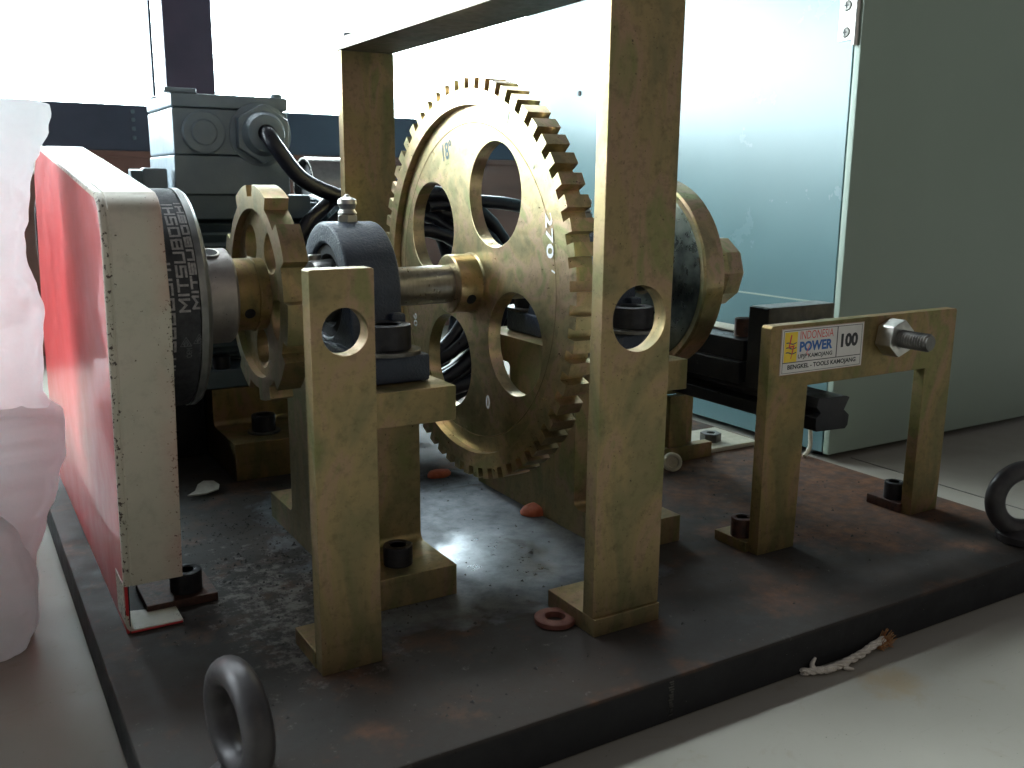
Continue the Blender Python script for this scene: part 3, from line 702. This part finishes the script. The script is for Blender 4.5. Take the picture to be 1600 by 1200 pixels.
def portal():
    t = thing('portal_bracket', 'gold two legged bracket with white INDONESIA POWER sticker and adjusting bolt', 'bracket', (705, 667, 0))
    P = [(706, .2), (760, .2), (764, 178.5), (957, 178.5), (957, .2), (1006, .2), (1007, 243), (1005, 245.5), (708, 244.5), (705.5, 242)]
    s = new(); extr(s, P, [], 'y', 667, 681, .8, 2); obj('frame_plate', s, M['zinc_dull'], t)
    for x0, x1 in ((701, 757), (953, 1003)):
        s = new(); box(s, x0, x1, 679.5, 727, .1, 11.5, 1.2); fo = obj('foot', s, M['oxide_rust'] if x0 > 900 else M['zinc_dull'], t)
        hexhead_socket(fo, 'bolt', (x0+13 if x0 < 900 else x0+14, 699), 12, 11.5, 21, M['oxide_rust'] if x0 < 900 else M['oxide'])
    # adjusting screw along y
    s = new(); hexprism(s, 'y', (884, 221.5), 21, 646.5, 666.5, .35, 2.4, 9.5); obj('hex_nut', s, M['bright_steel'], t)
    s = new(); thread(s, 'y', (884, 221.5), 9.8, 612, 800); obj('threaded_rod', s, M['dark_steel'], t)
    # sticker
    X0, X1, Z0, Z1 = 720.5, 845, 192.5, 240.5; W, H = X1-X0, Z1-Z0; yb = 666.4
    s = new(); box(s, X0, X1, yb, 667, Z0, Z1, 0); st = obj('sticker', s, M['paper'], t, smooth=0, label='white sticker reading INDONESIA POWER 100')
    def flat(b_, u0, v0, mt, nm, y=yb-.12):
        place(b_, lambda u, v: (X0+u0+u, y, Z0+v0+v)); obj(nm, b_, mt, st, smooth=0)
    def rect(u0, u1, v0, v1, mt, nm, y=yb-.06):
        b_ = new(); q = [b_.verts.new((a, c, 0)) for a, c in ((u0*W, v0*H), (u1*W, v0*H), (u1*W, v1*H), (u0*W, v1*H))]; b_.faces.new(q)
        flat(b_, 0, 0, mt, nm, y)
    rect(.035, .185, .275, .925, M['ink_yellow'], 'logo_panel')
    for a in ((.0, 1, .0, .012), (.0, 1, .988, 1), (0, .005, 0, 1), (.995, 1, 0, 1)): rect(*a, M['paper_edge'], 'edge_line')
    for a in ((.022, .978, .255, .272), (.022, .978, .945, .957), (.022, .978, .035, .045), (.022, .027, .035, .957), (.973, .978, .035, .957), (.660, .671, .27, .95)): rect(*a, M['ink'], 'ruled_line')
    for txt, u0, u1, v0, v1, mt, bo in (('INDONESIA', .215, .615, .745, .925, M['ink_red'], .0), ('POWER', .215, .61, .475, .70, M['ink_blue'], .045), ('UPJP KAMOJANG', .20, .615, .305, .425, M['ink'], .025),
                                         ('100', .715, .93, .47, .78, M['ink'], .05), ('BENGKEL - TOOLS KAMOJANG', .085, .92, .085, .215, M['ink'], .035)):
        flat(text_bm(txt, (u1-u0)*W, (v1-v0)*H, bold=bo), u0*W, v0*H, mt, 'lettering')
    for k in range(3):
        pts = [((.055+.12*i/10)*W, (.47+.105*k+.018*sin(i/10*2*pi+.6))*H) for i in range(11)]
        flat(stroke_bm(pts, 1.1), 0, 0, M['ink_navy'], 'logo_wave', yb-.12)
    for pts, wd in (([(.112*W, .86*H), (.088*W, .58*H)], 1.9), ([(.088*W, .60*H), (.15*W, .62*H)], 1.6), ([(.146*W, .64*H), (.128*W, .47*H)], 1.7), ([(.13*W, .48*H), (.115*W, .35*H)], 1.0)):
        flat(stroke_bm(pts, wd), 0, 0, M['ink_red'], 'logo_bolt', yb-.2)
    flat(stroke_bm([(.335*W, .62*H), (.30*W, .44*H), (.325*W, .38*H)], 1.0), 0, 0, M['ink_red'], 'logo_bolt', yb-.2)
portal()

# ------------------------------------------------------------ slide rail and carriage behind the portal
def rail():
    t = thing('slide_rail', 'black steel slide rail with notched end, behind the portal bracket', 'rail', (849, 700, 110))
    P = [(824, 112), (822, 118), (822, 128), (829, 133), (822, 140), (824, 151), (870, 149), (876, 147), (868, 133), (877, 126), (876, 114), (872, 110)]
    s = new(); extr(s, P, [], 'y', 702, 1230, .9, 2); obj('rail_bar', s, M['black_steel'], t)
    for yy in (1000, 1180):
        s = new(); box(s, 800, 822, yy-10, yy+6, .1, 112, 1); box(s, 880, 900, yy-10, yy+6, .1, 112, 1); box(s, 800, 900, yy-10, yy+6, 96, 110.5, 1); obj('leg_frame', s, M['zinc_dull'], t)
    s = new(); box(s, 800, 926, 975, 991, .1, 22, 1); obj('foot', s, M['zinc_dull'], t)
    s = new(); box(s, 846, 878, 977, 989, 22, 96, 1); obj('web', s, M['zinc_dull'], t)
    t2 = thing('slide_carriage', 'black carriage block with upright plate on the slide rail', 'slide', (849, 760, 152))
    s = new(); box(s, 796, 896, 800, 1200, 152, 178, 1.5); obj('lower_body', s, M['black_steel'], t2)
    s = new(); box(s, 802, 890, 800, 1190, 178.5, 204, 1.5); obj('upper_body', s, M['black_steel'], t2)
    s = new(); box(s, 800, 908, 760, 790, 152, 247, 1.5); up = obj('upright', s, M['dark_steel'], t2)
    s = new(); box(s, 797.5, 800, 761, 790, 152, 246, .5); obj('side_face', s, M['black_steel'], up)
    s = new(); box(s, 838, 872, 806, 1100, 204.5, 207, .8); lathe(s, [(207, 0), (207, 17), (209, 17), (209, 0)], 'z', (855, 1000), 32)
    obj('wear_strip', s, M['cap_white'], t2)
    hexhead_socket(t2, 'bolt', (822, 822), 11, 205, 22, M['oxide_rust'])
    t3 = thing('tension_foot', 'small pale clamp plate with hex nut, under the slide rail', 'clamp', (965, 1010, 0))
    s = new(); box(s, 925, 1030, 985, 1080, .1, 7, 1.5); obj('plate', s, M['cap_white'], t3)
    s = new(); hexprism(s, 'z', (965, 1020), 16, 7, 20, .3, 2, 6); obj('hex_nut', s, M['dark_steel'], t3)
    s = new(); tube(s, spline([(1035, 900, 3), (1050, 905, 12), (1058, 912, 30), (1060, 920, 60), (1055, 930, 95)], 24), 3.2, 10)
    obj('thin_cable', s, M['cap_white'], org=(1035, 900, 0), label='thin cream cable curving up between the portal legs', cat='cable')
rail()

# ------------------------------------------------------------ motor
def motor():
    t = thing('electric_motor', 'grey electric motor with square terminal box and cable gland', 'motor', (345, 1400, 0))
    x0, x1 = 269, 423; y0, y1 = 1300, 1462
    s = new(); box(s, x0+1, x1, y0+1, y1-1, 417.5, 476.5, 3); tb_ = obj('terminal_box', s, M['motor'], t)
    s = new(); box(s, x0+.5, x1+.5, y0+.5, y1, 477.5, 495, 3); ld = obj('lid', s, M['motor'], t)
    s = new()
    for xx, yy in ((x0+12, y0+12), (x1-12, y0+12), (x0+12, y1-12), (x1-12, y1-12)): lathe(s, [(495, 8), (499, 8), (500, 6), (500, 0)], 'z', (xx, yy), 20)
    box(s, x0-6, x0+34, y0+1, y0+16, 495, 501, 1.5)
    obj('lid_screws', s, M['motor'], ld, kind='stuff')
    s = new(); box(s, x0, x1, y0, y1, 366, 416.8, 3); obj('box_base', s, M['motor'], t)
    s = new(); box(s, x0-12, x1+30, y0+4, y1+20, 333, 366, 3); obj('saddle', s, M['motor_dark'], t)
    s = new(); P = []; n = 44
    for i in range(n):
        a = 2*pi*i/n
        P += [(1410+104*cos(a-.04), 242+104*sin(a-.04)), (1410+104*cos(a+.04), 242+104*sin(a+.04)), (1410+120*cos(a+.055), 242+120*sin(a+.055)), (1410+120*cos(a+.088), 242+120*sin(a+.088))]
    extr(s, P, [], 'x', 236, 488); obj('finned_body', s, M['motor_dark'], t, smooth=20)
    s = new(); lathe(s, [(196, 20), (196, 118), (200, 122), (232, 122), (236, 118), (236, 60)], 'x', (1410, 242), 64); obj('end_bell', s, M['motor_dark'], t)
    s = new(); lathe(s, [(488, 60), (488, 118), (492, 124), (560, 124), (572, 112), (572, 0)], 'x', (1410, 242), 64); obj('fan_cover', s, M['motor_dark'], t)
    # eye lug with bolt on the left
    s = new(); box(s, 230, 262, 1306, 1328, 372, 400, 4); box(s, 238, 258, 1304, 1322, 330, 374, 3); lg = obj('lug', s, M['motor'], t)
    s = new(); hexprism(s, 'x', (1316, 386), 13, 216, 231, .2, 2); obj('bolt_head', s, M['motor_dark'], lg)
    # blind plug and cable gland on the front of the box
    s = new(); lathe(s, [(1304, 28), (1298, 28), (1296.5, 26), (1296.5, 17), (1294.5, 15), (1294.5, 0)], 'y', (309, 446), 48); obj('blind_plug', s, M['motor'], tb_)
    s = new(); lathe(s, [(1304, 42), (1299, 42), (1298, 40), (1298, 0)], 'y', (384, 446), 48); hexprism(s, 'y', (384, 446), 39, 1284, 1298.5, .5, 3)
    lathe(s, [(1285, 30), (1272, 24), (1270, 20), (1270, 12)], 'y', (384, 446), 32); obj('cable_gland', s, M['motor'], tb_)
    s = new(); box(s, 150, 298, 1335, 1560, .1, 128, 3); obj('base_casting', s, M['black_steel'], t)
    # feet on a lower pedestal
    s = new(); box(s, 284, 372, 1300, 1520, 102, 128, 3); obj('motor_foot', s, M['motor_dark'], t)
    t2 = thing('motor_pedestal', 'stepped dark gold pedestal under the motor, at the back left', 'pedestal', (300, 1190, 0))
    def arc(cx, cy, r, a, b, n=4): return [(cx+r*cos(radians(a+(b-a)*i/n)), cy+r*sin(radians(a+(b-a)*i/n))) for i in range(n+1)]
    P = [(1190, .2), (1190, 50)]+arc(1292, 58, 8, 270, 360)+[(1300, 101), (1530, 101), (1530, .2)]
    s = new(); extr(s, P, [], 'x', 300, 420, .9, 2); obj('block', s, M['zinc_dull'], t2)
    hexhead_socket(t2, 'bolt', (352, 1238), 16, 53, 22, M['oxide'], 22)
    hexhead_socket(t, 'bolt', (318, 1318), 14, 128, 18, M['oxide'])
motor()
s = new(); t = thing('steel_cup', 'shiny round steel cup with dark inside, behind the motor cable', 'cup', (556, 1600, 330))
lathe(s, [(565, 0), (565, 50), (552, 52), (552, 55), (640, 55), (640, 0)], 'x', (1625, 372), 48)
obj('shell', s, M['bright_steel'], t)
s = new(); lathe(s, [(551, 50), (563, 48), (563, 0)], 'x', (1625, 372), 48); obj('dark_inside', s, M['dark'], t)
s = new(); box(s, 540, 660, 1560, 1690, -39.5, 317, 3); obj('stand', s, M['motor_dark'], t)

# cables
s = new(); P = spline([(384, 1300, 446), (384, 1270, 446), (392, 1258, 428), (424, 1255, 388), (470, 1250, 366), (520, 1248, 352), (580, 1262, 345), (640, 1300, 330), (690, 1340, 260), (700, 1340, 160), (640, 1320, 60), (560, 1290, 12)], 120)
tube(s, P, 10.5, 16); obj('motor_cable', s, M['cable'], org=(384, 1270, 446), label='thick black cable leaving the motor gland towards the coil', cat='cable')
s = new(); rg = random.Random(5); pts = []
turns = 11
for i in range(turns*26):
    a = 2*pi*i/26; k = i/(turns*26)
    R = 124+22*sin(k*17)+12*sin(k*41)
    cx, cz = 585+14*sin(k*23), 222+10*sin(k*13)
    x = cx+R*1.18*cos(a); z = max(13, cz+R*1.05*sin(a)); y = 1262+14*cos(k*29)+26*(k-.5)+14*sin(a*2+k*9)
    pts.append((x, y, z))
tube(s, pts, 10, 14); obj('coiled_cable', s, M['cable'], org=(585, 1262, 0), label='coil of thick black cable standing behind the big gear', cat='cable')
s = new(); tube(s, spline([(600, 1235, 352), (680, 1240, 358), (770, 1250, 349), (860, 1290, 320), (900, 1330, 240), (905, 1350, 120), (880, 1360, 10)], 70), 9.5, 14)
obj('loose_cable', s, M['cable'], org=(600, 1235, 352), label='single black cable running level behind the upper gear hole', cat='cable')

# ------------------------------------------------------------ cabinet
def cabinet():
    t = thing('metal_cabinet', 'tall grey green metal cabinet standing on the table behind the machine', 'cabinet', (1160, 966, -40))
    s = new(); box(s, 1161, 2300, 976, 1878, -28, 1150, 1.5); obj('body', s, M['cabinet_side'], t)
    s = new(); box(s, 1160, 2300, 962, 973.5, -29, 1150, 2.0); obj('door', s, M['cabinet_front'], t)
    for yy in (1010, 1800):
        for xx in (1200, 2250): s = new(); lathe(s, [(-39.8, 0), (-39.8, 22), (-28, 20), (-28, 0)], 'z', (xx, yy), 20); obj('foot', s, M['dark'], t)
    s = new(); box(s, 1160.4, 1161, 977, 1876, 206, 208.5, .4); obj('seam', s, M['cabinet_front'], t)
    hg = new(); lathe(hg, [(583, 0), (583, 4), (584, 4.6), (700, 4.6), (700, 0)], 'z', (1156.5, 970), 20)
    box(hg, 1158.6, 1160.9, 974, 1003, 592, 700, .4); h = obj('hinge', hg, M['bright_steel'], t)
    for zz in (603, 640, 677):
        s = new(); lathe(s, [(1158.8, 8), (1156.6, 6.5), (1156, 3.5), (1156, 0)], 'x', (989.5, zz), 24); sw = obj('screw', s, M['dark_steel'], h)
    s = new()
    for zz in (603, 640, 677):
        box(s, 1155.7, 1156.3, 985.5, 993.5, zz-.9, zz+.9, 0); box(s, 1155.6, 1156.3, 988.6, 990.4, zz-4, zz+4, 0)
    obj('screw_slots', s, M['dark'], h, kind='stuff')
    s = new(); lathe(s, [(1160.8, 5.5), (1158.8, 5), (1158.4, 0)], 'x', (1665, 569), 20); obj('screw', s, M['dark'], t)
cabinet()

# ------------------------------------------------------------ lifting eyes
def eye(c, ang, label, R=34, r=10.5, cr=27):
    t = thing('lifting_eye', label, 'eye bolt', (c[0], c[1], 0), 'lifting eyes at the front corners of the plate')
    d = Vector((cos(ang), sin(ang), 0)); zc = R+r+5
    s = new(); pts = [Vector((c[0], c[1], zc))+d*R*cos(a)+Vector((0, 0, R*1.02*sin(a))) for a in [2*pi*i/56 for i in range(56)]]
    tube(s, pts, r, 20, closed=True); obj('ring', s, M['eye'], t, smooth=80)
    s = new(); lathe(s, [(.1, 0), (.1, cr-2), (2, cr), (9, cr), (12, cr-3), (14, cr*.62), (17, 12)], 'z', c, 40); obj('collar', s, M['eye'], t)
M['eye'] = mat('forged_black_steel', [(.3, (.030, .028, .030)), (.7, (.052, .046, .046))], 14, (.36, .52), .3, 2, .2, .4, [(4, .72, (.08, .04, .03))])
eye((132, 553), radians(98), 'blurred dark lifting eye nearest the camera at the front left corner', 31, 10, 22)
eye((992, 553), radians(-30), 'dark lifting eye at the right end of the base plate', 33, 10.5, 25)

# ------------------------------------------------------------ foam packaging at the left
def foam():
    t = thing('foam_packaging', 'crumpled white packaging foam standing at the left beside the red guard', 'foam', (20, 1000, -40))
    prof_a = [(-38, 34), (0, 48), (26, 52), (60, 62), (98, 76), (136, 83), (160, 85), (166, 77), (182, 71), (214, 74), (240, 76), (257, 80), (282, 75), (306, 68), (333, 68), (348, 73), (371, 76), (395, 82), (409, 88), (430, 97), (445, 101), (452, 99)]
    def px(prof, z):
        for (a, xa), (b_, xb) in zip(prof, prof[1:]):
            if z <= b_: k = (z-a)/(b_-a); k = k*k*(3-2*k); return xa+(xb-xa)*k
        return prof[-1][1]
    def sheet(nm, prof, z0, z1, yc, depth, seed, thick=1):
        s = new(); nz, nt_ = 110, 72; rows = []
        for i in range(nz+1):
            z = z0+(z1-z0)*i/nz; xr = px(prof, z); row = []
            for j in range(nt_+1):
                u = -1+2*j/nt_     # -1 front ... 1 back
                # rounded fold: nose at xr, the sides run far left, lengthened to block window light
                nose = 26; x = xr-nose*(1-math.sqrt(max(0, 1-min(1, abs(u)*2.2)**2))) - max(0, abs(u)-.45)*1500
                y = yc+depth*(math.tanh(u*2.6))*.5
                p = Vector((x, y, z))*.012+Vector((seed, 0, 0))
                q = noise.noise(p)*8+noise.noise(p*2.6)*4.5+abs(noise.noise(p*4.5))*6+noise.noise(p*9)*.9
                fold = 3*max(0, sin(z*.045+u*2+seed*3+noise.noise(p*.8)*3))**3
                wgt = min(1, abs(u)*2.5)
                row.append(s.verts.new((x-fold*.6*wgt+q*.35*wgt+noise.noise(p*5)*1.2, y+(q+fold)*(-1 if u < 0 else 1)*wgt, z+noise.noise(p*1.7)*3)))
            rows.append(row)
        for a, b_ in zip(rows, rows[1:]):
            for j in range(nt_): s.faces.new((a[j], a[j+1], b_[j+1], b_[j]))
        top = [v for v in rows[-1]]
        s.faces.new(top); s.faces.new(rows[0][::-1])
        bmesh.ops.recalc_face_normals(s, faces=s.faces)
        return obj(nm, s, M['foam'], t, smooth=85)
    sheet('fold', [(a, b_-(10 if a < 130 else 0)) for a, b_ in prof_a], 60, 452, 1016, 110, 1.0)
    sheet('fold', [(-39, 40), (0, 44), (26, 50), (60, 62), (98, 76), (136, 85), (160, 86), (166, 80), (174, 52)], -20, 174, 1004, 150, 4.3)
    sheet('fold', [(-39, 66), (100, 62), (140, 50)], -39.3, 140, 1270, 320, 12.1)  # hidden back fold, added to keep window light off the table
    sheet('fold', [(-39, 36), (-20, 44), (20, 47), (60, 36), (100, 14), (140, -20)], -39.3, 120, 950, 130, 7.7)
foam()

# ------------------------------------------------------------ small loose things
s = new(); lathe(s, [(.2, 9), (.2, 17.5), (1, 18.5), (5, 18.5), (6, 17), (6, 9.5), (5.4, 9)], 'z', (436, 646), 40, closed=True)
obj('fibre_washer', s, M['washer_red'], org=(436, 646, 0), label='red brown washer lying beside the foot of the tall gantry post', cat='washer')
def chip(name, c, rx, ry, h, mt, label, cat, seed, tilt=0):
    s = new(); n = 22; rows = []
    for k, (f, zz) in enumerate(((1, .2), (1.03, h*.45), (.85, h*.9), (.45, h*1.08))):
        rows.append([s.verts.new((c[0]+rx*f*cos(2*pi*i/n)*(1+.22*noise.noise(Vector((cos(2*pi*i/n)*1.4, sin(2*pi*i/n)*1.4, seed)))),
                                  c[1]+ry*f*sin(2*pi*i/n)*(1+.3*noise.noise(Vector((cos(2*pi*i/n)*1.6, sin(2*pi*i/n)*1.6, seed+5)))),
                                  zz+tilt*cos(2*pi*i/n)*h*.3*(k > 0))) for i in range(n)])
    for a, b_ in zip(rows, rows[1:]):
        for i in range(n): s.faces.new((a[i], a[(i+1) % n], b_[(i+1) % n], b_[i]))
    s.faces.new(rows[-1]); s.faces.new(rows[0][::-1]); bmesh.ops.recalc_face_normals(s, faces=s.faces)
    obj(name, s, mt, org=(c[0], c[1], 0), label=label, cat=cat, smooth=60)
chip('orange_chip', (575, 898), 19, 15, 10, M['orange'], 'larger orange paint chip on the plate right of the gear', 'paint chip', 2, 1)
chip('orange_chip', (539, 1083), 16, 10, 8, M['orange'], 'small bright orange crumb on the plate left below the gear', 'paint chip', 9)
def leaf():
    s = new(); P = [(228, 1150), (240, 1160), (247, 1176), (256, 1184), (268, 1180), (272, 1168), (268, 1156), (250, 1148)]
    extr(s, P, [], 'z', 3, 5, .4, 1)
    for v in s.verts: v.co.z += max(0, (v.co.y-1150))*.16
    obj('peeled_scrap', s, M['offwhite'], org=(250, 1160, 0), label='pointed off-white scrap lying on the plate right of the guard', cat='scrap')
leaf()
s = new(); lathe(s, [(-6, 0), (-6, 12), (-4.5, 13), (4, 13), (6, 11), (6, 8), (3.5, 7), (3.5, 0)], 'y', (0, 0), 32)
rot = Matrix.Rotation(radians(-14), 4, 'X') @ Matrix.Rotation(radians(-24), 4, 'Z')
for v in s.verts: v.co = rot @ Vector((v.co.x, -v.co.y, v.co.z)) + Vector((826, 945, 13.5))
obj('plastic_cap', s, M['cap_white'], org=(826, 945, 0), label='round cream plastic cap on edge, right of the tall gantry post', cat='cap')
def cotton():
    t = thing('cotton_string', 'frayed cotton string trapped under the front edge of the base plate', 'string', (670, 508, -40))
    s = new(); pts = spline([(612, 517, -38), (622, 512, -37), (630, 508, -36.5), (645, 507, -36.5), (662, 508, -36), (684, 511, -36), (700, 513, -34), (716, 514, -32)], 60)
    nz = lambda p: 1+.35*noise.noise(Vector((p*30, 0, 0)))
    for j in range(4):
        tw = [p+Vector((0, 1.9*cos(i*.34+j*1.57), 1.6+1.9*sin(i*.34+j*1.57)+1.2*noise.noise(Vector((i*.3, j, 0))))) for i, p in enumerate(pts)]
        tube(s, tw, 1.5, 7, lambda k: 1.7*(1+.5*noise.noise(Vector((k*40, j, 3)))))
    for b0 in ((624, 512), (655, 506)):
        tube(s, spline([(b0[0], b0[1], -37), (b0[0]-2, b0[1]-3 if b0[0] > 640 else b0[1]+3, -37 if b0[0] > 640 else -31), (b0[0]+3, b0[1]-7 if b0[0] > 640 else b0[1]+4, -37.5 if b0[0] > 640 else -26)], 10), 2.6, 8, lambda k: 3.4*(1-.7*k))
    obj('strand', s, M['cotton'], t, smooth=60)
    s = new(); rg = random.Random(2)
    for i in range(170):
        a = rg.uniform(-.9, 1.4); e = rg.uniform(-.3, 1.1); L = rg.uniform(5, 15)
        p = Vector((714+rg.uniform(-7, 7), 514+rg.uniform(-3, 3), -36+rg.uniform(-2, 4)))
        d = Vector((cos(a)*cos(e), -abs(sin(a))*.4*cos(e), sin(e)))
        tube(s, [p, p+d*L*.5, p+d*L+Vector((0, 0, rg.uniform(-2, 1)))], .35, 4)
    obj('frayed_end', s, M['cotton_rust'], t)
cotton()
for o in bpy.data.objects:
    if '_org' in o: del o['_org']
